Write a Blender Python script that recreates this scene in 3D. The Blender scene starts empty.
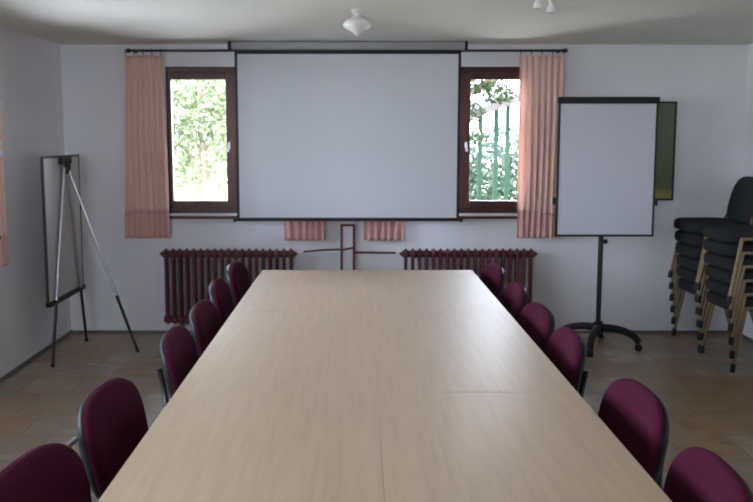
import bpy, bmesh, math, random
from mathutils import Vector, Matrix
R = math.radians
PI = math.pi
random.seed(7)
C = bpy.context.scene.collection
S = bpy.context.scene

# ------------------------------------------------------------------ camera
CH = 1.6
cam = bpy.data.cameras.new('camera')
camo = bpy.data.objects.new('camera', cam)
C.objects.link(camo)
cam.sensor_width = 36
cam.lens = 760 * 36 / 753
cam.shift_x = 19.5 / 753
cam.shift_y = -35.5 / 753
cam.clip_start = 0.05
camo.location = (0, 0, CH)
camo.rotation_euler = (R(90 - 5.9), 0, 0)
S.camera = camo

# ------------------------------------------------------------------ world, sun, exposure
w = bpy.data.worlds.new('sky')
S.world = w
w.use_nodes = True
wn = w.node_tree
wn.nodes.clear()
wo = wn.nodes.new('ShaderNodeOutputWorld')
bg = wn.nodes.new('ShaderNodeBackground')
tc = wn.nodes.new('ShaderNodeTexCoord')
sx = wn.nodes.new('ShaderNodeSeparateXYZ')
cr = wn.nodes.new('ShaderNodeValToRGB')
cr.color_ramp.elements[0].position = 0.0
cr.color_ramp.elements[0].color = (0.85, 0.90, 1.0, 1)
cr.color_ramp.elements[1].position = 0.8
cr.color_ramp.elements[1].color = (0.62, 0.70, 1.0, 1)
wn.links.new(tc.outputs['Generated'], sx.inputs[0])
wn.links.new(sx.outputs['Z'], cr.inputs[0])
wn.links.new(cr.outputs[0], bg.inputs[0])
bg.inputs[1].default_value = 5.0
wn.links.new(bg.outputs[0], wo.inputs[0])

sun = bpy.data.lights.new('sun', 'SUN')
sun.energy = 5.0
sun.angle = R(2)
sun.color = (1.0, 0.94, 0.84)
suno = bpy.data.objects.new('sun', sun)
C.objects.link(suno)
suno.rotation_euler = Vector((-0.12, 0.55, -1.0)).to_track_quat('-Z', 'Y').to_euler()

S.view_settings.view_transform = 'Standard'
S.view_settings.look = 'None'
S.view_settings.gamma = 1
S.view_settings.use_curve_mapping = False
S.view_settings.exposure = 2.62
S.cycles.max_bounces = 14
S.cycles.diffuse_bounces = 8
S.cycles.glossy_bounces = 5
S.cycles.transmission_bounces = 8
S.cycles.transparent_max_bounces = 16
S.cycles.caustics_reflective = False
S.cycles.caustics_refractive = False
S.cycles.sample_clamp_indirect = 6
S.cycles.use_denoising = True
S.cycles.filter_width = 2.0

def portal(loc, rot, sxx, syy):
    l = bpy.data.lights.new('daylight_portal', 'AREA')
    l.shape = 'RECTANGLE'; l.size = sxx; l.size_y = syy
    l.cycles.is_portal = True
    o = bpy.data.objects.new('daylight_portal', l); C.objects.link(o)
    o.location = loc; o.rotation_euler = rot

# room measures (metres)
XL, XR, YB, YF, ZC = -2.34, 3.09, 6.105, -1.3, 2.325
TH = 0.30
WZ0, WZ1 = 0.985, 2.155
BACKWIN = [(-1.52, -0.40), (0.26, 1.38)]
LEFTWIN = [(3.73, 4.85), (1.95, 3.07), (.17, 1.29)]  # first belongs to the curtain; the others are unseen, added for daylight
ADDED_FRONTWIN = [(-1.95, -.83)]  # unseen window behind the camera, added to let in more daylight
for a, b in BACKWIN:
    portal(((a + b) / 2, YB + 0.27, (WZ0 + WZ1) / 2), (R(-90), 0, 0), b - a, WZ1 - WZ0)
for a, b in LEFTWIN:
    portal((XL - 0.27, (a + b) / 2, (WZ0 + WZ1) / 2), (0, R(-90), 0), WZ1 - WZ0, b - a)

for a, b in ADDED_FRONTWIN:
    portal(((a + b) / 2, YF - 0.27, (WZ0 + WZ1) / 2), (R(90), 0, 0), b - a, WZ1 - WZ0)

# ------------------------------------------------------------------ materials
MATS = {}
def mat(name, col, rough=0.6, metal=0.0, spec=0.5):
    m = bpy.data.materials.new(name); m.use_nodes = True
    b = m.node_tree.nodes['Principled BSDF']
    b.inputs['Base Color'].default_value = (*col, 1)
    b.inputs['Roughness'].default_value = rough
    b.inputs['Metallic'].default_value = metal
    b.inputs['Specular IOR Level'].default_value = spec
    MATS[name] = m
    return m
def nodes(m):
    nt = m.node_tree
    return nt, nt.nodes['Principled BSDF']
def noisy(m, c1, c2, scale=8, detail=4, stretch=(1, 1, 1), bump=0.0, bscale=None, lo=0.35, hi=0.65):
    nt, b = nodes(m)
    t = nt.nodes.new('ShaderNodeTexCoord'); mp = nt.nodes.new('ShaderNodeMapping')
    mp.inputs['Scale'].default_value = stretch
    n = nt.nodes.new('ShaderNodeTexNoise'); n.inputs['Scale'].default_value = scale; n.inputs['Detail'].default_value = detail
    r = nt.nodes.new('ShaderNodeValToRGB')
    r.color_ramp.elements[0].position = lo; r.color_ramp.elements[1].position = hi
    r.color_ramp.elements[0].color = (*c1, 1); r.color_ramp.elements[1].color = (*c2, 1)
    nt.links.new(t.outputs['Object'], mp.inputs[0]); nt.links.new(mp.outputs[0], n.inputs[0])
    nt.links.new(n.outputs[0], r.inputs[0]); nt.links.new(r.outputs[0], b.inputs['Base Color'])
    if bump:
        n2 = nt.nodes.new('ShaderNodeTexNoise'); n2.inputs['Scale'].default_value = bscale or scale; n2.inputs['Detail'].default_value = 5
        nt.links.new(t.outputs['Object'], n2.inputs[0])
        bp = nt.nodes.new('ShaderNodeBump'); bp.inputs['Strength'].default_value = bump; bp.inputs['Distance'].default_value = 0.01
        nt.links.new(n2.outputs[0], bp.inputs['Height']); nt.links.new(bp.outputs[0], b.inputs['Normal'])
    return m

noisy(mat('plaster', (.7, .7, .7), 0.85, spec=.2), (.765, .765, .81), (.805, .805, .85), 2.5, 5, bump=.25, bscale=35)
noisy(mat('ceiling_paint', (.7, .7, .7), 0.9, spec=.2), (.70, .70, .665), (.75, .75, .71), 1.2, 4, bump=.15, bscale=25)
noisy(mat('table_wood', (.5, .4, .3), 0.42, spec=.4), (.42, .305, .21), (.465, .345, .242), 5, 6, (9, .7, 1), bump=.02, bscale=200)
noisy(mat('maroon_fabric', (.1, .01, .03), 0.95, spec=.1), (.052, .006, .021), (.070, .008, .027), 300, 2, bump=.3, bscale=500)
noisy(mat('charcoal_fabric', (.02, .02, .03), 0.95, spec=.15), (.018, .019, .022), (.033, .034, .038), 250, 2, bump=.3, bscale=400)
mat('black_plastic', (.010, .011, .016), 0.5, spec=.35)
mat('black_metal', (.010, .010, .013), 0.35)
mat('dark_grey_metal', (.035, .035, .04), 0.4)
mat('chrome', (.85, .84, .80), 0.28, 1.0)
mat('silver_tube', (.55, .56, .60), 0.35, 1.0)
mat('housing_grey', (.36, .36, .39), 0.4)
noisy(mat('tan_metal', (.4, .3, .15), 0.5), (.19, .13, .066), (.24, .17, .088), 15, 3, (1, 1, .2))
noisy(mat('radiator_paint', (.06, .01, .015), 0.42), (.085, .014, .022), (.105, .018, .028), 6, 3)
noisy(mat('window_wood', (.1, .03, .02), 0.4), (.058, .016, .013), (.085, .025, .019), 4, 5, (6, 6, .8))
mat('screen_white', (.67, .685, .765), 0.8, spec=.1)
mat('board_white', (.58, .58, .67), 0.45)
mat('board_back', (.62, .62, .64), 0.5)
mat('white_plastic', (.80, .80, .80), 0.3)
mat('opal_glass', (.82, .83, .86), 0.15)
mat('skirting_tile', (.16, .135, .11), 0.5)
mat('concrete', (.62, .59, .56), 0.9)

def curtain_mat(name, c1, c2, tr):
    m = bpy.data.materials.new(name); m.use_nodes = True
    nt = m.node_tree; nt.nodes.clear()
    o = nt.nodes.new('ShaderNodeOutputMaterial'); d = nt.nodes.new('ShaderNodeBsdfDiffuse'); t = nt.nodes.new('ShaderNodeBsdfTranslucent')
    mx = nt.nodes.new('ShaderNodeMixShader'); mx.inputs[0].default_value = tr
    tcn = nt.nodes.new('ShaderNodeTexCoord'); wv = nt.nodes.new('ShaderNodeTexWave')
    wv.bands_direction = 'X'; wv.inputs['Scale'].default_value = 14; wv.inputs['Distortion'].default_value = 1.2; wv.inputs['Detail'].default_value = 1
    r = nt.nodes.new('ShaderNodeValToRGB')
    r.color_ramp.elements[0].color = (*c1, 1); r.color_ramp.elements[1].color = (*c2, 1)
    nt.links.new(tcn.outputs['Object'], wv.inputs[0]); nt.links.new(wv.outputs[0], r.inputs[0])
    nt.links.new(r.outputs[0], d.inputs[0]); nt.links.new(r.outputs[0], t.inputs[0])
    nt.links.new(d.outputs[0], mx.inputs[1]); nt.links.new(t.outputs[0], mx.inputs[2]); nt.links.new(mx.outputs[0], o.inputs[0])
    MATS[name] = m
curtain_mat('curtain_cloth', (.91, .66, .60), (.95, .79, .73), .36)
curtain_mat('curtain_hem', (.76, .47, .43), (.84, .57, .52), .2)

def glass_mat():
    m = bpy.data.materials.new('window_glass'); m.use_nodes = True
    nt = m.node_tree; nt.nodes.clear()
    o = nt.nodes.new('ShaderNodeOutputMaterial'); t = nt.nodes.new('ShaderNodeBsdfTransparent'); g = nt.nodes.new('ShaderNodeBsdfGlossy')
    g.inputs['Roughness'].default_value = 0.02
    t.inputs[0].default_value = (.95, .97, .96, 1)
    f = nt.nodes.new('ShaderNodeFresnel'); f.inputs[0].default_value = 1.45
    mx = nt.nodes.new('ShaderNodeMixShader')
    nt.links.new(f.outputs[0], mx.inputs[0]); nt.links.new(t.outputs[0], mx.inputs[1]); nt.links.new(g.outputs[0], mx.inputs[2]); nt.links.new(mx.outputs[0], o.inputs[0])
    MATS['window_glass'] = m
glass_mat()

def floor_mat():
    m = mat('floor_tiles', (.2, .17, .13), 0.3, spec=.6)
    nt, b = nodes(m)
    t = nt.nodes.new('ShaderNodeTexCoord')
    br = nt.nodes.new('ShaderNodeTexBrick')
    br.offset = 0.5; br.squash = 1
    br.inputs['Scale'].default_value = 1.0
    br.inputs['Brick Width'].default_value = 0.33; br.inputs['Row Height'].default_value = 0.33
    br.inputs['Mortar Size'].default_value = 0.004; br.inputs['Mortar Smooth'].default_value = 0.2
    br.inputs['Color1'].default_value = (0, 0, 0, 1); br.inputs['Color2'].default_value = (1, 1, 1, 1); br.inputs['Mortar'].default_value = (.5, .5, .5, 1)
    nt.links.new(t.outputs['Object'], br.inputs[0])
    n = nt.nodes.new('ShaderNodeTexNoise'); n.inputs['Scale'].default_value = 5; n.inputs['Detail'].default_value = 6
    n.inputs['Distortion'].default_value = .8
    mp = nt.nodes.new('ShaderNodeMapping'); mp.inputs['Scale'].default_value = (1, 1.6, 1)
    nt.links.new(t.outputs['Object'], mp.inputs[0]); nt.links.new(mp.outputs[0], n.inputs[0])
    add = nt.nodes.new('ShaderNodeMath'); add.operation = 'MULTIPLY_ADD'; add.inputs[1].default_value = .32
    sc_ = nt.nodes.new('ShaderNodeMath'); sc_.operation = 'MULTIPLY'; sc_.inputs[1].default_value = .72
    nt.links.new(n.outputs[0], sc_.inputs[0])
    nt.links.new(br.outputs['Color'], add.inputs[0]); nt.links.new(sc_.outputs[0], add.inputs[2])
    r = nt.nodes.new('ShaderNodeValToRGB')
    e = r.color_ramp.elements
    e[0].position = .25; e[0].color = (.16, .095, .05, 1)
    e[1].position = .75; e[1].color = (.40, .325, .25, 1)
    k = e.new(.42); k.color = (.32, .20, .105, 1)
    k = e.new(.58); k.color = (.27, .22, .165, 1)
    nt.links.new(add.outputs[0], r.inputs[0])
    mx = nt.nodes.new('ShaderNodeMix'); mx.data_type = 'RGBA'
    mx.inputs[7].default_value = (.15, .12, .09, 1)
    nt.links.new(br.outputs['Fac'], mx.inputs[0]); nt.links.new(r.outputs[0], mx.inputs[6])
    nt.links.new(mx.outputs[2], b.inputs['Base Color'])
    bp = nt.nodes.new('ShaderNodeBump'); bp.inputs['Strength'].default_value = .25; bp.inputs['Distance'].default_value = .006
    n2 = nt.nodes.new('ShaderNodeTexNoise'); n2.inputs['Scale'].default_value = 14; n2.inputs['Detail'].default_value = 3
    nt.links.new(t.outputs['Object'], n2.inputs[0])
    nt.links.new(n2.outputs[0], bp.inputs['Height']); nt.links.new(bp.outputs[0], b.inputs['Normal'])
floor_mat()

def leaf_mat(name, c1, c2):
    m = bpy.data.materials.new(name); m.use_nodes = True
    nt = m.node_tree; nt.nodes.clear()
    o = nt.nodes.new('ShaderNodeOutputMaterial'); d = nt.nodes.new('ShaderNodeBsdfDiffuse'); t = nt.nodes.new('ShaderNodeBsdfTranslucent')
    mx = nt.nodes.new('ShaderNodeMixShader'); mx.inputs[0].default_value = .4
    g = nt.nodes.new('ShaderNodeNewGeometry'); r = nt.nodes.new('ShaderNodeValToRGB')
    r.color_ramp.elements[0].color = (*c1, 1); r.color_ramp.elements[1].color = (*c2, 1)
    nt.links.new(g.outputs['Random Per Island'], r.inputs[0])
    nt.links.new(r.outputs[0], d.inputs[0]); nt.links.new(r.outputs[0], t.inputs[0])
    nt.links.new(d.outputs[0], mx.inputs[1]); nt.links.new(t.outputs[0], mx.inputs[2]); nt.links.new(mx.outputs[0], o.inputs[0])
    MATS[name] = m
leaf_mat('leaf_light', (.06, .085, .035), (.25, .27, .175))
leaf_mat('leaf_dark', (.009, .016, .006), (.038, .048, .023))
leaf_mat('leaf_blue', (.035, .058, .042), (.075, .10, .078))
leaf_mat('leaf_pale', (.14, .18, .10), (.28, .31, .22))
noisy(mat('bark', (.2, .15, .1), .9), (.10, .08, .06), (.22, .17, .12), 12, 4, (1, 1, .2))
noisy(mat('lawn', (.2, .3, .1), .95), (.16, .19, .07), (.30, .31, .14), 6, 5)
mat('green_post', (.006, .021, .011), .8, spec=.2)
mat('pale_roof', (.040, .034, .033), .9)

# ------------------------------------------------------------------ mesh helpers
class MB:
    def __init__(s):
        s.bm = bmesh.new()
    def box(s, lo, hi, bev=0.0, seg=2):
        lo = Vector(lo); hi = Vector(hi)
        t = bmesh.new()
        bmesh.ops.create_cube(t, size=1)
        for v in t.verts:
            v.co = Vector(((lo.x + hi.x) / 2 + v.co.x * (hi.x - lo.x), (lo.y + hi.y) / 2 + v.co.y * (hi.y - lo.y), (lo.z + hi.z) / 2 + v.co.z * (hi.z - lo.z)))
        if bev:
            bmesh.ops.bevel(t, geom=t.edges[:], offset=bev, segments=seg, affect='EDGES', profile=.5)
        s._merge(t)
        return s
    def _merge(s, t):
        me = bpy.data.meshes.new('tmp'); t.to_mesh(me); t.free()
        s.bm.from_mesh(me); bpy.data.meshes.remove(me)
    def tube(s, pts, r, n=10, cap=True, smooth=0):
        pts = [Vector(p) for p in pts]
        if smooth:
            pts = chaikin(pts, smooth)
        rs = r if isinstance(r, (list, tuple)) else [r] * len(pts)
        if len(rs) != len(pts):
            rs = [rs[0] + (rs[-1] - rs[0]) * i / (len(pts) - 1) for i in range(len(pts))]
        rings = []
        u = None
        for i, p in enumerate(pts):
            if i == 0: d = pts[1] - p
            elif i == len(pts) - 1: d = p - pts[-2]
            else: d = (pts[i + 1] - p).normalized() + (p - pts[i - 1]).normalized()
            d.normalize()
            if u is None:
                a = Vector((0, 0, 1)) if abs(d.z) < .9 else Vector((1, 0, 0))
                u = d.cross(a).normalized()
            else:
                u = (u - d * u.dot(d)).normalized()
            v = d.cross(u)
            rings.append([s.bm.verts.new(p + (u * math.cos(2 * PI * k / n) + v * math.sin(2 * PI * k / n)) * rs[i]) for k in range(n)])
        for a, b in zip(rings, rings[1:]):
            for k in range(n):
                s.bm.faces.new((a[k], a[(k + 1) % n], b[(k + 1) % n], b[k]))
        if cap:
            s.bm.faces.new(rings[0][::-1]); s.bm.faces.new(rings[-1])
        return s
    def lathe(s, prof, c=(0, 0, 0), n=24, axis='z'):
        c = Vector(c); rings = []
        for r, z in prof:
            ring = []
            for k in range(n):
                a = 2 * PI * k / n
                p = Vector((r * math.cos(a), r * math.sin(a), z))
                if axis == 'y': p = Vector((p.x, p.z, p.y))
                if axis == 'x': p = Vector((p.z, p.x, p.y))
                ring.append(s.bm.verts.new(c + p))
            rings.append(ring)
        for a, b in zip(rings, rings[1:]):
            for k in range(n):
                s.bm.faces.new((a[k], a[(k + 1) % n], b[(k + 1) % n], b[k]))
        s.bm.faces.new(rings[0][::-1]); s.bm.faces.new(rings[-1])
        return s
    def rings(s, rings):
        rr = [[s.bm.verts.new(p) for p in ring] for ring in rings]
        n = len(rr[0])
        for a, b in zip(rr, rr[1:]):
            for k in range(n):
                s.bm.faces.new((a[k], a[(k + 1) % n], b[(k + 1) % n], b[k]))
        s.bm.faces.new(rr[0][::-1]); s.bm.faces.new(rr[-1])
        return s
    def build(s, name, m, parent=None, smooth=False, loc=(0, 0, 0)):
        me = bpy.data.meshes.new(name)
        bmesh.ops.recalc_face_normals(s.bm, faces=s.bm.faces[:])
        s.bm.to_mesh(me); s.bm.free()
        me.materials.append(MATS[m])
        if smooth:
            for p in me.polygons: p.use_smooth = True
            me.set_sharp_from_angle(angle=R(45))
        o = bpy.data.objects.new(name, me); C.objects.link(o)
        o.location = loc
        if parent: o.parent = parent
        return o

def chaikin(pts, it):
    for _ in range(it):
        q = [pts[0]]
        for a, b in zip(pts, pts[1:]):
            q += [a * .75 + b * .25, a * .25 + b * .75]
        q.append(pts[-1]); pts = q
    return pts

def tag(o, label=None, cat=None, group=None, kind=None):
    if label: o['label'] = label
    if cat: o['category'] = cat
    if group: o['group'] = group
    if kind: o['kind'] = kind
    return o
def thing(name, label, cat, loc=(0, 0, 0), rz=0, group=None):
    o = bpy.data.objects.new(name, None); C.objects.link(o)
    o.empty_display_size = .1
    o.location = loc; o.rotation_euler = (0, 0, rz)
    return tag(o, label, cat, group)
def copy_tree(o, parent=None):
    c = o.copy(); C.objects.link(c)
    if parent: c.parent = parent
    for ch in list(o.children):
        copy_tree(ch, c)
    return c
def struct(o):
    o['kind'] = 'structure'
    return o

# ------------------------------------------------------------------ room shell
struct(MB().box((XL - TH, YF - TH, -.2), (XR + TH, YB + TH, 0)).build('floor', 'floor_tiles'))
struct(MB().box((XL - TH, YF - TH, ZC), (XR + TH, YB + TH, ZC + .3)).build('ceiling', 'ceiling_paint'))

def holed(axis, fixed, a0, a1, holes):
    """wall slab with window openings; axis 'x': runs along x at y in fixed, axis 'y': runs along y at x in fixed"""
    m = MB()
    def bx(p, q, z0, z1):
        if axis == 'x': m.box((p, fixed[0], z0), (q, fixed[1], z1))
        else: m.box((fixed[0], p, z0), (fixed[1], q, z1))
    # inner leaf with the opening, outer leaf with a wider rebated opening
    lo, hi = fixed
    inner_low = abs(lo) < abs(hi)
    mid = lo + .12 if inner_low else hi - .12
    for k, fx in enumerate([(lo, mid), (mid, hi)]):
        inner = (k == 0) == inner_low
        fixed = fx; e = 0 if inner else .16
        cur = a0
        for h0, h1 in sorted(holes):
            bx(cur, h0 - e, 0, ZC); bx(h0 - e, h1 + e, 0, WZ0 - e * .3); bx(h0 - e, h1 + e, WZ1 + e * .3, ZC); cur = h1 + e
        bx(cur, a1, 0, ZC)
    return m
struct(holed('x', (YB, YB + TH), XL - TH, XR + TH, BACKWIN).build('wall_back', 'plaster'))
struct(holed('y', (XL - TH, XL), YF, YB, LEFTWIN).build('wall_left', 'plaster'))
struct(holed('y', (XR, XR + TH), YF, YB, []).build('wall_right', 'plaster'))
struct(holed('x', (YF - TH, YF), XL - TH, XR + TH, ADDED_FRONTWIN).build('wall_front', 'plaster'))
struct(MB().box((XL, YB - .012, 0), (XR, YB, .022), .002).build('baseboard_back', 'skirting_tile'))
struct(MB().box((XL, YF, 0), (XL + .012, YB - .012, .03), .002).build('baseboard_left', 'skirting_tile'))
struct(MB().box((XR - .012, YF, 0), (XR, YB - .012, .03), .002).build('baseboard_right', 'skirting_tile'))

# windows: local x along the wall, local y outward, origin at opening's bottom centre on the inner wall face
def window(name, loc, rz, W):
    root = bpy.data.objects.new(name, None); C.objects.link(root)
    root.location = loc; root.rotation_euler = (0, 0, rz); struct(root)
    H = WZ1 - WZ0
    f = MB(); t = .055; to = .022; y0, y1 = .02, .09
    f.box((-W / 2, y0, 0), (-W / 2 + to, y1, H), .004); f.box((W / 2 - to, y0, 0), (W / 2, y1, H), .004)
    f.box((-W / 2 + to, y0, 0), (W / 2 - to, y1, t), .004); f.box((-W / 2 + to, y0, H - t), (W / 2 - to, y1, H), .004)
    f.build('frame', 'window_wood', root)
    for sd in (-1, 1):
        s = MB(); q = .06
        a, b = (-W / 2 + to - .012, -.002) if sd < 0 else (.002, W / 2 - to + .012)
        qa, qb = (.032, .083) if sd < 0 else (.083, .032)
        z0, z1 = t - .012, H - t + .012
        ys0, ys1 = -.003, .055
        s.box((a, ys0, z0), (a + qa, ys1, z1), .005); s.box((b - qb, ys0, z0), (b, ys1, z1), .005)
        s.box((a + qa, ys0, z0), (b - qb, ys1, z0 + q), .005); s.box((a + qa, ys0, z1 - q), (b - qb, ys1, z1), .005)
        so = s.build('sash', 'window_wood', root)
        MB().box((a + qa - .008, .022, z0 + q - .008), (b - qb + .008, .028, z1 - q + .008)).build('pane', 'window_glass', so)
        hx = (b - .062) if sd < 0 else (a + .05)
        if sd * (1 if loc[0] < 0 else -1) < 0:
            h = MB()
            h.box((hx - .010, ys0 - .008, .52), (hx + .010, ys0, .575), .003)
            h.tube([(hx, ys0 - .005, .555), (hx, ys0 - .035, .555), (hx, ys0 - .040, .50)], .009, smooth=2)
            h.build('handle', 'white_plastic', so, True)
    MB().box((-W / 2 - .02, -.045, -.04), (W / 2 + .02, .05, -.018), .004).build('window_sill', 'window_wood', root)
    return root
for i, (a, b) in enumerate(BACKWIN):
    window('window_%d' % (i + 1), ((a + b) / 2, YB, WZ0), 0, b - a)
for i, (a, b) in enumerate(LEFTWIN):  # those nearer the camera are added daylight openings, out of view
    window('window_%d' % (i + 3), (XL, (a + b) / 2, WZ0), R(90), b - a)

for i, (a, b) in enumerate(ADDED_FRONTWIN):  # added opening behind the camera, there to light the room
    window('window_%d' % (i + 6), ((a + b) / 2, YF, WZ0), PI, b - a)

# ------------------------------------------------------------------ outside
struct(MB().box((-30, -12, -.5), (30, 45, -.12)).build('ground', 'lawn'))
m = MB().box((-9, YB + TH, -.12), (9, YB + TH + 3.2, -.06))
m.box((-9, YF - TH - 5, -.12), (XL - TH, YB + TH, -.06)); m.box((XL - TH, YF - TH - 5, -.12), (9, YF - TH, -.06))  # unseen left and front strips, added to bounce daylight up to the ceiling
struct(m.build('terrace', 'concrete'))

def foliage(clumps, n, size, rnd):
    m = MB()
    tot = sum(c[3] * c[4] * c[5] for c in clumps)
    for (cx, cy, cz, rx, ry, rz) in clumps:
        for _ in range(int(n * rx * ry * rz / tot)):
            while True:
                p = Vector((rnd.uniform(-1, 1), rnd.uniform(-1, 1), rnd.uniform(-1, 1)))
                if .25 < p.length < 1: break
            p = Vector((cx + p.x * rx, cy + p.y * ry, cz + p.z * rz))
            l = size * rnd.uniform(.6, 1.3); wd = l * .45
            q = Matrix.Rotation(rnd.uniform(0, 2 * PI), 3, 'Z') @ Matrix.Rotation(rnd.uniform(-1.2, 1.2), 3, 'X') @ Matrix.Rotation(rnd.uniform(0, 2 * PI), 3, 'Y')
            vs = [m.bm.verts.new(p + q @ Vector(v)) for v in ((-l / 2, 0, 0), (0, wd / 2, l * .08), (l / 2, 0, 0), (0, -wd / 2, l * .08))]
            m.bm.faces.new(vs)
    return m
def tree(name, label, loc, clumps, n, size, lm, trunk, cat='tree', seed=1, group=None):
    rnd = random.Random(seed)
    root = thing(name, label, cat, loc, group=group)
    foliage(clumps, n, size, rnd).build('foliage', lm, root)
    t = MB()
    for pts, r in trunk: t.tube(pts, r, 8)
    t.build('trunk', 'bark', root, True)
    return root
GZ = -.12
tree('garden_tree', 'light green leafy tree seen through the left window', (-2.3, 11.2, GZ),
     [(0, 0, 2.5, 1.0, .8, .8), (-.6, .3, 1.8, .8, .7, .7), (.65, -.2, 1.9, .7, .6, .7), (.1, 0, 3.4, .9, .8, .7), (-.6, -.2, 1.3, .8, .6, .6)],
     8500, .11, 'leaf_light', [([(0, 0, 0), (.05, 0, 1.2), (0, .05, 2.6)], (.10, .04)), ([(.04, 0, 1.0), (.6, -.1, 2.0)], (.04, .02)), ([(.04, 0, 1.2), (-.6, .2, 2.0)], (.04, .02))], seed=3)
tree('garden_tree', 'pale tall tree standing behind the light green tree outside left window', (-2.6, 16.5, GZ),
     [(0, 0, 3.0, 2.0, 1.0, 1.5), (-.9, 0, 1.4, 1.0, .9, 1.0), (1.0, 0, 1.6, 1.0, .9, 1.0)],
     6000, .2, 'leaf_pale', [([(0, 0, 0), (.05, 0, 1.8), (0, .05, 3.6)], (.13, .05))], seed=4)
tree('garden_bush', 'low pale green bush at foot of tree outside left window', (-1.55, 10.3, GZ),
     [(0, 0, .45, .5, .4, .4), (-.5, .2, .4, .4, .35, .35)], 1400, .09, 'leaf_pale',
     [([(0, 0, 0), (0, 0, .6)], (.03, .015)), ([(-.05, 0, 0), (-.4, .15, .5)], (.025, .012))], 'bush', 5)
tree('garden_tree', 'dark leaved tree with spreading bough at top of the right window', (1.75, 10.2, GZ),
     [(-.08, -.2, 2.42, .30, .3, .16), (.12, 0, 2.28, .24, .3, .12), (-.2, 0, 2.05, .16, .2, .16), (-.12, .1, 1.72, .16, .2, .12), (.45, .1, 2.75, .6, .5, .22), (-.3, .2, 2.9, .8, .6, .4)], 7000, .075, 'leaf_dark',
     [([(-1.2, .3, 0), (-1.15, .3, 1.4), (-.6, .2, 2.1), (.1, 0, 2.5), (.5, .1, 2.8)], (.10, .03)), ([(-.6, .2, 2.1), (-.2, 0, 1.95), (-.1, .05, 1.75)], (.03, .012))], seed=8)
tree('hedge_bush', 'rounded blue green shrub behind posts outside right window', (2.75, 15.5, GZ),
     [(0, 0, 1.0, 1.3, .8, 1.0), (.9, .2, .8, .9, .7, .8), (-.9, 0, .9, .8, .7, .8)], 6000, .13, 'leaf_blue',
     [([(0, 0, 0), (0, 0, 1.2)], (.06, .03))], 'bush', 11)
# open garden shelter: green posts under a pale sloping roof
sh = thing('garden_shelter', 'open shelter with green posts and pale sloping roof outside right window', 'shelter', (1.95, 11.6, GZ))
def roof_z(x): return 1.99 + .36 * (x + .24)
for px in (-.08, .16, .335, .85):
    MB().box((px - .032, -.032, 0), (px + .032, .032, roof_z(px - .032) + .03)).build('post', 'green_post', sh)
m = MB()
a, b = -.75, 1.2
m.rings([[(a, -.3, roof_z(a)), (b, -.3, roof_z(b)), (b, 1.4, roof_z(b) + .1), (a, 1.4, roof_z(a) + .1)], [(a, -.3, roof_z(a) + .11), (b, -.3, roof_z(b) + .11), (b, 1.4, roof_z(b) + .21), (a, 1.4, roof_z(a) + .21)]])
m.build('roof', 'pale_roof', sh)

# ------------------------------------------------------------------ tables
TX0, TXM, TX1 = -.616, .066, .748
TYS = [1.31, 2.50, 3.69, 4.88]
TZ = .74
def make_table():
    # local: x across (width .68), y along (1.19); origin at floor centre
    W, L = .6812, 1.1892
    root = thing('conference_table', '', 'table')
    MB().box((-W / 2, -L / 2, TZ - .026), (W / 2, L / 2, TZ), .0012).build('tabletop', 'table_wood', root)
    f = MB()
    for sx_ in (-.07 - .02, .27):
        f.box((sx_ - .015, -.5, TZ - .066), (sx_ + .015, .5, TZ - .0262))
    for sy in (-.5, .5):
        f.box((-.075, sy - .015, TZ - .066), (.255, sy + .015, TZ - .0262))
    f.build('frame', 'dark_grey_metal', root)
    for sx_ in (-.09, .27):
        for sy in (-.5, .5):
            l = MB().lathe([(.018, .012), (.018, TZ - .067)], (sx_, sy, 0), 14)
            lo = l.build('leg', 'dark_grey_metal', root, True)
            MB().lathe([(.02, 0), (.022, .006), (.02, .0118)], (sx_, sy, 0), 14).build('foot_cap', 'black_plastic', lo, True)
    return root
t0 = make_table()
tl = ['nearest light beech table on the left of the table block', 'nearest light beech table on the right of the table block',
      'middle light beech table of the left half of the table block', 'middle light beech table of the right half of the table block',
      'farthest light beech table on the left, end facing left radiator', 'farthest light beech table on the right, end facing right radiator']
k = 0
for r_ in range(3):
    for sd in (0, 1):
        t = t0 if k == 0 else copy_tree(t0)
        x = (TX0 + TXM) / 2 if sd == 0 else (TXM + TX1) / 2
        t.location = (x, (TYS[r_] + TYS[r_ + 1]) / 2, 0)
        t.rotation_euler = (0, 0, 0 if sd == 0 else PI)
        tag(t, tl[k], 'table', 'beech tables pushed together into one long table')
        k += 1

# ------------------------------------------------------------------ upholstered pads
def outline(a, b, n=2.8, taper=0.0, cnt=48, topn=None):
    out = []
    for i in range(cnt):
        th = 2 * PI * i / cnt
        c, s = math.cos(th), math.sin(th)
        nn = n if (s < 0 or topn is None) else topn
        x = a * math.copysign(abs(c) ** (2 / nn), c); z = b * math.copysign(abs(s) ** (2 / nn), s)
        x *= 1 - taper * (0.5 - z / b / 2)
        out.append((x, z))
    return out
def pad(ol, prof, fn):
    """prof: list of (scale, depth) rings; fn maps (x, z, depth) to a point"""
    return MB().rings([[fn(x * s, z * s, d) for x, z in ol] for s, d in prof])

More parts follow.
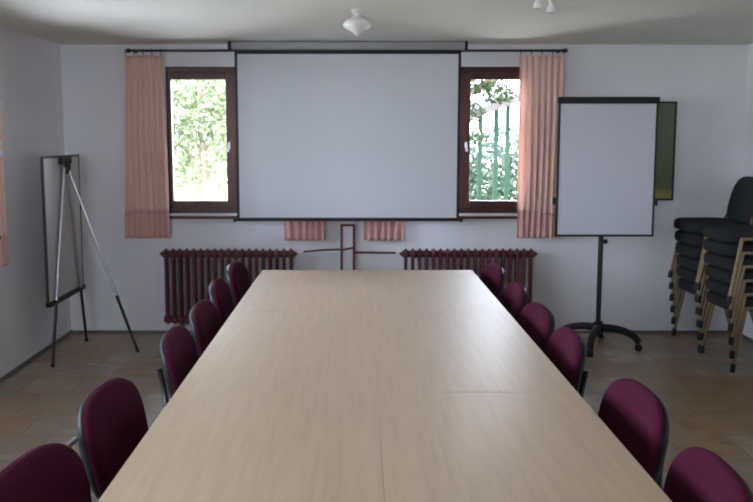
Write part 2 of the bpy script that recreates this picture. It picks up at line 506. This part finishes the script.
# ------------------------------------------------------------------ maroon chairs round the table (local +y is the front)
def make_chair():
    root = thing('conference_chair', '', 'chair')
    # backrest
    bo = outline(.232, .172, 3.6, .10, topn=3.0)
    zc = .622; rec = math.tan(R(12))
    def bf(x, z, d):
        y = -.222 - z * rec - .22 * 0 + .55 * x * x + d
        return (x, y, zc + z)
    back = pad(bo, [(.02, .030), (.5, .029), (.8, .026), (.92, .020), (.98, .010), (1, -.001), (.99, -.009), (.95, -.012)], bf).build('backrest', 'maroon_fabric', root, True)
    so = outline(.232, .166, 3.6, .10, topn=3.0)
    pad(so, [(.9, -.0125), (.955, -.0125), (.965, -.016), (.955, -.025), (.91, -.033), (.5, -.038), (.02, -.039)], bf).build('back_shell', 'black_plastic', back, True)
    # seat
    sol = outline(.225, .205, 4.0)
    def sf(x, z, d):
        y = z + .01
        return (x, y, .455 + d - (.05 * max(0, y - .1) ** 2 * 20) + .0)
    seat = pad(sol, [(.02, .022), (.6, .022), (.88, .018), (.97, .008), (1, -.008), (.985, -.016)], sf).build('seat', 'maroon_fabric', root, True)
    pad(sol, [(.975, -.0165), (.985, -.02), (.93, -.034), (.02, -.036)], sf).build('seat_shell', 'black_plastic', seat, True)
    # frame: each leg its own mesh
    for s in (-1, 1):
        MB().tube([(s * .232, .165, .425), (s * .235, .185, .0)], .011, 10).build('leg', 'black_metal', root, True)
        MB().tube([(s * .232, -.135, .425), (s * .235, -.235, .0)], .011, 10).build('leg', 'black_metal', root, True)
        MB().tube([(s * .232, .165, .43), (s * .236, -.14, .43), (s * .236, -.20, .455), (s * .19, -.235, .50), (s * .11, -.262, .56), (s * .10, -.285, .66)], .011, 10, smooth=2).build('back_upright', 'black_metal', root, True)
    cb = MB()
    cb.tube([(-.232, .12, .411), (.232, .12, .411)], .009, 8); cb.tube([(-.232, -.1, .411), (.232, -.1, .411)], .009, 8)
    cb.build('crossbar', 'black_metal', root, True)
    return root
c0 = make_chair()
LY = [1.80, 2.38, 3.13, 3.64, 4.24, 4.84]
RY = [1.82, 2.38, 3.10, 3.57, 4.14, 4.74]
words = ['nearest', 'second', 'third', 'fourth', 'fifth', 'farthest']
first = True
for side, ys in (('left', LY), ('right', RY)):
    for i, y in enumerate(ys):
        ch = c0 if first else copy_tree(c0)
        first = False
        if side == 'left':
            ch.location = (-.545 + [-.05, -.03, .02, .03, 0, 0][i], y, 0); ch.rotation_euler = (0, 0, R(-90 + [-8, -3, 2, 0, 3, -2][i]))
        else:
            ch.location = (.635 + [.02, .04, .01, 0, .01, 0][i], y, 0); ch.rotation_euler = (0, 0, R(90 + [-3, 2, -2, 3, 0, 4][i]))
        if i == 0: lab = 'maroon fabric chair nearest the camera on the %s side of the table' % side
        elif i == 5: lab = 'maroon fabric chair farthest from the camera on the %s side of the table' % side
        elif side == 'left' and i == 1: lab = 'second maroon chair on the left side, chrome hook beside its back'
        else: lab = '%s maroon fabric chair from the camera on the %s side of the table' % (words[i], side)
        tag(ch, lab, 'chair', 'maroon chairs along both sides of the table')
        if side == 'left' and i == 1:
            # chrome coupling hook beside the backrest (its near edge is local +x)
            MB().tube([(.20, -.257, .70), (.255, -.257, .702), (.315, -.250, .702), (.330, -.275, .702), (.335, -.315, .702)], .0085, 10, smooth=2).build('coupling_hook', 'chrome', ch, True)

# ------------------------------------------------------------------ stacked dark chairs
def make_stack_chair():
    root = thing('stacking_chair', '', 'chair')
    sol = outline(.206, .222, 4.5)
    def sf(x, z, d): return (x, z + .02, .452 + d)
    pad(sol, [(.02, .044), (.6, .043), (.9, .039), (.98, .026), (1, .005), (1, -.022), (.98, -.036), (.93, -.040), (.02, -.040)], sf).build('seat', 'charcoal_fabric', root, True)
    bo = outline(.205, .19, 2.8, -.02)
    rec = math.tan(R(13))
    def bf(x, z, d): return (x, -.185 - (z + .19) * rec + d, .635 + z)
    pad(bo, [(.02, .012), (.8, .011), (.95, .006), (1, 0), (.96, -.006), (.8, -.009), (.02, -.010)], bf).build('backrest', 'charcoal_fabric', root, True)
    for s in (-1, 1):
        a = Vector((s * .222, .13, .44)); b = Vector((s * .236, .205, .025))
        l = MB().tube([a, b], (.0135, .0115), 10).build('leg', 'tan_metal', root, True)
        MB().tube([b + (a - b).normalized() * .03, b, Vector((b.x, b.y, 0))], (.0165, .0175, .0165), 10).build('foot_cap', 'black_plastic', l, True)
        a = Vector((s * .222, -.12, .44)); b = Vector((s * .236, -.265, .025))
        l = MB().tube([a, b], (.0135, .0115), 10).build('leg', 'tan_metal', root, True)
        MB().tube([b + (a - b).normalized() * .03, b, Vector((b.x, b.y, 0))], (.0165, .0175, .0165), 10).build('foot_cap', 'black_plastic', l, True)
        MB().tube([(s * .222, -.12, .44), (s * .222, -.19, .46), (s * .19, -.205, .51), (s * .17, -.22, .56)], .009, 8, smooth=2).build('back_upright', 'tan_metal', root, True)
    f = MB()
    f.tube([(-.222, .13, .425), (.222, .13, .425)], .008, 8); f.tube([(-.222, -.12, .425), (.222, -.12, .425)], .008, 8)
    for s in (-1, 1): f.tube([(s * .222, .135, .44), (s * .222, -.125, .44)], .010, 8)
    f.build('seat_frame', 'tan_metal', root, True)
    return root
sc0 = make_stack_chair()
first = True
lev = ['bottom', 'second from bottom', 'third from bottom', 'third from top', 'second from top', 'topmost']
for nm, yy, desc in (('far', 5.80, 'in far stack by back wall'), ('near', 5.30, 'in near stack on the right')):
    for i in range(6):
        ch = sc0 if first else copy_tree(sc0)
        first = False
        ch.location = (2.775 - .010 * i, yy, .095 * i)
        ch.rotation_euler = (0, 0, R(90))
        tag(ch, '%s dark padded chair with tan legs %s' % (lev[i], desc), 'chair', 'dark chairs stacked in the right corner, %s stack' % nm)

# ------------------------------------------------------------------ projection screen
SY = 5.91
sx0, sx1 = -.938, .798
ps = thing('projection_screen', 'large white pull-down projection screen with black border on back wall', 'screen', ((sx0 + sx1) / 2, SY, 0))
hw = (sx1 - sx0) / 2
MB().box((-hw - .02, -.045, 2.262), (hw + .03, .045, 2.324), .012, 3).build('housing', 'housing_grey', ps, True)
for s in (-1, 1):
    xx = s * (hw + .032)
    MB().box((xx - .012, -.047, 2.258), (xx + .012, .047, 2.3245), .006).build('end_cap', 'black_plastic', ps)
MB().box((-hw + .022, -.0012, .972), (hw - .022, .0012, 2.231)).build('screen_fabric', 'screen_white', ps)
m = MB()
m.box((-hw, -.0012, .965), (-hw + .0218, .0012, 2.262)); m.box((hw - .0218, -.0012, .965), (hw, .0012, 2.262)); m.box((-hw + .0218, -.0012, 2.2312), (hw - .0218, .0012, 2.262))
m.build('border', 'black_plastic', ps)
m = MB().box((-hw - .005, -.012, .945), (hw + .005, .012, .9715), .004)
m.build('bottom_bar', 'black_plastic', ps)
for s in (-1, 1):
    MB().lathe([(.006, -.012), (.013, -.008), (.013, .008), (.006, .012)], (s * (hw + .018), 0, .95), 12, 'x').build('end_knob', 'black_plastic', ps, True)

# ------------------------------------------------------------------ curtains and rods
RODY, RODZ = 6.03, 2.27
def rod(x0, x1, label):
    r = thing('curtain_rod', label, 'curtain rod', ((x0 + x1) / 2, RODY, RODZ), group='black curtain rods on the back wall')
    h = (x1 - x0) / 2
    MB().tube([(-h, 0, 0), (h, 0, 0)], .010, 10).build('pole', 'black_metal', r, True)
    for s in (-1, 1):
        MB().lathe([(.008, -.02), (.015, -.014), (.017, 0), (.015, .014), (.006, .022)], (s * (h + .008), 0, 0), 14, 'x').build('finial', 'black_metal', r, True)
    for xx in (-h + .03, h - .03):
        MB().tube([(xx, .0095, 0), (xx, YB - RODY, 0)], .007, 8).lathe([(.014, YB - RODY - .008), (.014, YB - RODY)], (xx, 0, 0), 14, 'y').build('bracket', 'black_metal', r, True)
rod(-1.775, -.24, 'black curtain rod over the left window, running behind the screen')
rod(.06, 1.615, 'black curtain rod over the right window, running behind the screen')

def curtain(x0, x1, label, folds, seed, y=RODY, ztop=2.238, zbot=.795, axis='x', ring=True, narrow=0.0):
    rnd = random.Random(seed)
    W = x1 - x0; n = folds * 10; nv = 30
    zh = zbot + .20
    ph = [rnd.uniform(-.5, .5) for _ in range(folds + 2)]
    amp = [rnd.uniform(.7, 1.2) for _ in range(folds + 2)]
    def pt(u, z):
        t = (ztop - z) / (ztop - zbot)
        kf = u * folds; i = int(kf)
        a = (amp[i] * (1 - (kf - i)) + amp[i + 1] * (kf - i)) * (.009 + .009 * min(1, t * 2))
        yy = a * math.sin(2 * PI * kf + ph[i] * (1 - (kf - i)) + ph[i + 1] * (kf - i) + .5 * math.sin(t * 3 + seed))
        wob = .008 * math.sin(t * 4 + u * 5 + seed) * t
        squeeze = 1 - narrow * (1 - t)
        xx = (u - .5) * W * squeeze + wob
        return xx, yy
    def grid(za, zb, rows, off=0):
        m = MB(); vs = []
        for r_ in range(rows + 1):
            z = za + (zb - za) * r_ / rows
            row = []
            for c_ in range(n + 1):
                u = c_ / n
                xx, yy = pt(u, z)
                zz = z - (.010 * math.sin(PI * ((u * 5) % 1)) if (r_ == 0 and off == 0) else 0)
                row.append(m.bm.verts.new((xx, yy + off, zz)))
            vs.append(row)
        for a, b in zip(vs, vs[1:]):
            for c_ in range(n):
                m.bm.faces.new((a[c_], a[c_ + 1], b[c_ + 1], b[c_]))
        return m
    def thick(o):
        md = o.modifiers.new('thickness', 'SOLIDIFY'); md.thickness = .0016; md.offset = 0
        return o
    root = thick(grid(ztop, zh, nv).build('curtain', 'curtain_cloth', None, True))
    if axis == 'x': root.location = ((x0 + x1) / 2, y, 0)
    else: root.location = (y, (x0 + x1) / 2, 0); root.rotation_euler = (0, 0, R(90))
    tag(root, label, 'curtain', 'pink curtains')
    thick(grid(zh, zbot, 8, .0002).build('hem_band', 'curtain_hem', root, True))['label'] = 'darker pink band along the bottom of the curtain'
    if ring:
        for q in range(5):
            u = q / 5 + .01 if q else .015
            xx, yy = pt(min(.98, q / 4.0 * .96 + .02), ztop)
            rm = MB()
            rm.tube([(xx, yy * .3 + .0185 * math.cos(a), RODZ + .0185 * math.sin(a) - .006) for a in [2 * PI * j / 16 for j in range(17)]], .0022, 6)
            rm.tube([(xx, yy * .3, RODZ - .024), (xx, yy * .9, ztop - .006)], .002, 6)
            rm.build('ring', 'black_metal', root, True)
    return root
curtain(-1.848, -1.492, 'pink curtain hanging left of the left window', 7, 1, narrow=.20)
curtain(-.58, -.25, 'pink curtain of which a hem shows under screen, left of the pipes', 6, 2, zbot=.775)
curtain(.05, .385, 'pink curtain of which a hem shows under screen, right of the pipes', 6, 3, zbot=.775)
curtain(1.272, 1.62, 'pink curtain hanging right of the right window', 7, 4)
# left wall window: curtain and rod just at the picture's edge
r = thing('curtain_rod', 'black curtain rod over the window in the left wall', 'curtain rod', (XL + .06, 4.25, RODZ))
MB().tube([(0, -.66, 0), (0, .66, 0)], .010, 10).build('pole', 'black_metal', r, True)
for s in (-1, 1):
    MB().tube([(0, s * .6, 0), (-.06, s * .6, 0)], .007, 8).build('bracket', 'black_metal', r, True)
curtain(4.85, 4.942, 'pink curtain at the window in the left wall', 3, 6, y=XL + .032, zbot=.76, axis='y', ring=False)

# ------------------------------------------------------------------ radiators
def radiator(x0, x1, label, valve_side):
    n = 19
    root = thing('radiator', label, 'radiator', ((x0 + x1) / 2, 6.0, 0), group='maroon cast iron radiators under the windows')
    p = (x1 - x0) / n
    for i in range(n):
        xx = -(x1 - x0) / 2 + p * (i + .5)
        m = MB()
        for yy in (-.022, .022):
            m.tube([(xx, yy, .155), (xx, yy, .66)], .0125, 8)
        for z, hgt, up in ((.672, .030, 1), (.142, .030, -1)):
            m.lathe([(.8 * hgt, -p * .49), (hgt, -p * .40), (hgt, p * .40), (.8 * hgt, p * .49)], (xx, 0, z), 12, 'x')
            m.box((xx - .012, -.046, z - .022), (xx + .012, .046, z + .022), .008)
            m.tube([(xx, 0, z + up * .025), (xx, 0, z + up * .044)], (.013, .006), 8)
        if i in (2, 16):
            m.box((xx - .012, -.03, .0), (xx + .012, .03, .13), .004)
        m.build('section', 'radiator_paint', root, True)
    for s in (-1, 1):
        MB().lathe([(.018, 0), (.018, s * .012), (.010, s * .016), (.010, s * .022)], (s * (x1 - x0) / 2, 0, .672), 10, 'x').build('plug', 'radiator_paint', root, True)
    return root
radiator(-1.55, -.50, 'maroon cast iron radiator below the left window, left of the pipes', 1)
radiator(.362, 1.415, 'maroon cast iron radiator below the right window, right of the pipes', -1)

pp = thing('heating_pipe', 'dark red heating pipes rising to a loop between the radiators', 'pipe', (-.075, 6.02, 0))
m = MB().tube([(-.05, 0, 0), (-.05, 0, .90), (.05, 0, .90), (.05, 0, 0)], .0135, 10)
m.build('riser', 'radiator_paint', pp, True)
m = MB().tube([(-.05, 0, .70), (.05, 0, .72)], .008, 8); m.build('crosspiece', 'radiator_paint', pp, True)
MB().tube([(-.05, 0, .705), (-.2, 0, .70), (-.355, 0, .685)], .0085, 8).build('branch', 'radiator_paint', pp, True)
MB().tube([(.05, 0, .680), (.385, 0, .678)], .0085, 8).build('branch', 'radiator_paint', pp, True)
for px in (-.372, .402):
    MB().tube([(px - .018, 0, .681), (px + .018, 0, .681)], .015, 10).build('valve', 'white_plastic', pp, True)['label'] = 'white valve'

# ------------------------------------------------------------------ easel flipchart on the left (seen from behind)
bx = -2.14
y0, y1, z0, z1 = 5.165, 5.845, .436, 1.468
es = thing('flip_chart_easel', 'folding white flip chart board on three telescopic legs by left wall', 'easel', (bx, (y0 + y1) / 2, 0))
hy = (y1 - y0) / 2
MB().box((-.006, -hy + .016, z0 + .022), (.006, hy - .016, z1 - .016)).build('board', 'board_back', es)
m = MB()
m.box((-.010, -hy, z0), (.010, -hy + .0158, z1), .002); m.box((-.010, hy - .0158, z0), (.010, hy, z1), .002)
m.box((-.010, -hy + .0158, z1 - .0158), (.010, hy - .0158, z1), .002)
m.build('frame', 'dark_grey_metal', es)
MB().box((-.016, -hy, z0 - .012), (.022, hy, z0 + .0218), .003).build('pen_tray', 'black_plastic', es)
ap = Vector((.030, 0, 1.425))
m = MB().box((.012, -.085, 1.405), (.05, .085, 1.455), .008)
m.box((.028, -.03, 1.335), (.062, .03, 1.43), .008)
m.build('leg_hub', 'black_plastic', es)
def easel_leg(foot, top, split):
    f = Vector(foot)
    mid = f + (top - f) * split
    l = MB().tube([top, mid], .0115, 10).build('leg', 'silver_tube', es, True)
    MB().tube([mid + (top - mid).normalized() * .04, mid, f + (mid - f).normalized() * .02], (.0135, .0115, .0105), 10).build('lower_tube', 'black_metal', l, True)
    MB().tube([f + (mid - f).normalized() * .025, f], (.013, .013), 10).build('rubber_foot', 'black_plastic', l, True)
easel_leg((.012, -.33, 0), Vector((.032, -.03, 1.38)), .30)
easel_leg((.012, .345, 0), Vector((.032, .03, 1.38)), .30)
easel_leg((.51, .02, .006), Vector((.055, .0, 1.36)), .29)

# ------------------------------------------------------------------ mobile whiteboard on the right
wx0, wx1, wz0, wz1, wy = 1.482, 2.218, .858, 1.893, 5.65
wb = thing('mobile_whiteboard', 'white flip chart board on black pole and star base beside stacked chairs', 'whiteboard', (1.84, wy, 0))
a, b = wx0 - 1.84, wx1 - 1.84
MB().box((a + .016, -.008, wz0 + .016), (b - .016, .008, wz1 - .05)).build('board', 'board_white', wb)
m = MB()
m.box((a, -.013, wz0), (a + .0158, .013, wz1 - .0502), .002); m.box((b - .0158, -.013, wz0), (b, .013, wz1 - .0502), .002)
m.box((a + .0158, -.013, wz0), (b - .0158, .013, wz0 + .0158), .002)
m.build('frame', 'black_metal', wb)
MB().box((a - .004, -.022, wz1 - .05), (b + .006, .018, wz1), .006).build('clamp_bar', 'black_plastic', wb)
MB().tube([(0, .035, .17), (0, .035, 1.40)], .019, 14).box((-.03, .014, .95), (.03, .05, 1.0), .003).box((-.03, .014, 1.3), (.03, .05, 1.36), .003).build('pole', 'black_metal', wb, True)
MB().lathe([(.012, 0), (.018, .008), (.018, .022), (.01, .03)], (.02, .035, .815), 12, 'x').build('knob', 'black_plastic', wb, True)
MB().box((a - .022, -.012, 1.10), (a - .0005, .012, 1.15), .004).build('side_clip', 'black_plastic', wb)
MB().box((b + .0005, -.012, 1.09), (b + .022, .012, 1.14), .004).build('side_clip', 'black_plastic', wb)
hub = MB().lathe([(.02, .12), (.045, .13), (.05, .165), (.032, .195), (.022, .2)], (0, .035, 0), 18).build('hub', 'black_plastic', wb, True)
for ang in (-22, 68, 158, 242):
    d = Vector((math.cos(R(ang)), math.sin(R(ang)), 0))
    base = Vector((0, .035, .155))
    m = MB().tube([base + d * .02, base + d * .10 + Vector((0, 0, .004)), base + d * .20 + Vector((0, 0, -.012)), base + d * .27 + Vector((0, 0, -.05)), base + d * .295 + Vector((0, 0, -.09))], (.030, .024), 10, smooth=2)
    l = m.build('leg', 'black_plastic', wb, True)
    q = base + d * .295
    p = Vector((-d.y, d.x, 0))
    MB().tube([Vector((q.x, q.y, .0275)) - p * .022, Vector((q.x, q.y, .0275)) + p * .022], .0272, 14).tube([(q.x, q.y, .03), (q.x, q.y, .07)], .008, 8).build('caster', 'black_plastic', l, True)

# ------------------------------------------------------------------ framed green picture on the back wall
def picture_mat():
    m = mat('green_print', (.1, .15, .07), .4)
    nt, bb = nodes(m)
    t = nt.nodes.new('ShaderNodeTexCoord'); s = nt.nodes.new('ShaderNodeSeparateXYZ')
    n = nt.nodes.new('ShaderNodeTexNoise'); n.inputs['Scale'].default_value = 6; n.inputs['Detail'].default_value = 6
    ad = nt.nodes.new('ShaderNodeMath'); ad.operation = 'MULTIPLY_ADD'; ad.inputs[1].default_value = .18
    r = nt.nodes.new('ShaderNodeValToRGB'); e = r.color_ramp.elements
    e[0].position = .10; e[0].color = (.30, .27, .07, 1)
    e[1].position = .95; e[1].color = (.13, .145, .10, 1)
    k = e.new(.16); k.color = (.24, .24, .06, 1)
    k = e.new(.21); k.color = (.10, .12, .045, 1)
    k = e.new(.6); k.color = (.125, .14, .075, 1)
    nt.links.new(t.outputs['Generated'], s.inputs[0]); nt.links.new(t.outputs['Object'], n.inputs[0])
    nt.links.new(n.outputs[0], ad.inputs[0]); nt.links.new(s.outputs['Z'], ad.inputs[2]); nt.links.new(ad.outputs[0], r.inputs[0]); nt.links.new(r.outputs[0], bb.inputs['Base Color'])
picture_mat()
pic = thing('framed_picture', 'green landscape print in dark frame on wall behind the white board', 'picture', (2.26, YB - .012, 1.487))
m = MB()
fx, fz, ft = .28, .393, .016
m.box((-fx, -.011, -fz), (-fx + ft, .011, fz), .003); m.box((fx - ft, -.011, -fz), (fx, .011, fz), .003)
m.box((-fx + ft, -.011, -fz), (fx - ft, .011, -fz + ft), .003); m.box((-fx + ft, -.011, fz - ft), (fx - ft, .011, fz), .003)
m.build('frame', 'black_metal', pic)
MB().box((-fx + ft, -.004, -fz + ft), (fx - ft, .008, fz - ft)).build('print', 'green_print', pic)

# ------------------------------------------------------------------ lamps (switched off)
cl = thing('ceiling_lamp', 'white onion-shaped opal glass ceiling lamp hanging before the screen', 'lamp', (0.0, 4.42, ZC))
MB().lathe([(.02, 0), (.03, -.004), (.03, -.018), (.02, -.03), (.014, -.034)], (0, 0, 0), 24).build('ceiling_rose', 'white_plastic', cl, True)
MB().lathe([(.013, -.034), (.018, -.05), (.045, -.066), (.068, -.08), (.078, -.098), (.076, -.112), (.062, -.128), (.040, -.142), (.020, -.152), (.012, -.160), (.009, -.170), (.003, -.175)], (0, 0, 0), 32).build('lamp_shade', 'opal_glass', cl, True)

cl.scale = (1.04, 1.04, .88)
sl = thing('ceiling_spotlight', 'twin white spot lamp on the ceiling at top edge, right of middle', 'lamp', (.93, 3.86, ZC))
MB().lathe([(.05, 0), (.055, -.006), (.05, -.022), (.02, -.028)], (0, 0, 0), 20).build('ceiling_rose', 'chrome', sl, True)
for s, dz in ((-1, .07), (1, .09)):
    l = MB().tube([(0, 0, -.02), (s * .02, 0, -.045), (s * .032, 0, -dz + .02)], .006, 8).build('arm', 'chrome', sl, True)
    MB().lathe([(.010, .022), (.016, .014), (.021, -.006), (.022, -.018), (.018, -.022)], (s * .034, 0, -dz), 16).build('lamp_head', 'opal_glass', l, True)

wl = thing('wall_lamp', 'small white twin wall lamp on left wall at picture edge', 'lamp', (XL, 4.90, 1.525))
MB().lathe([(.035, 0), (.038, .006), (.03, .014)], (0, 0, 0), 18, 'x').build('wall_plate', 'white_plastic', wl, True)
for dz in (-.035, .035):
    l = MB().tube([(.012, 0, dz * .3), (.03, 0, dz * .8), (.04, 0, dz)], .006, 8).build('arm', 'chrome', wl, True)
    MB().lathe([(.004, -.026), (.018, -.018), (.025, 0), (.018, .018), (.004, .026)], (.045, 0, dz), 16).build('globe', 'opal_glass', l, True)
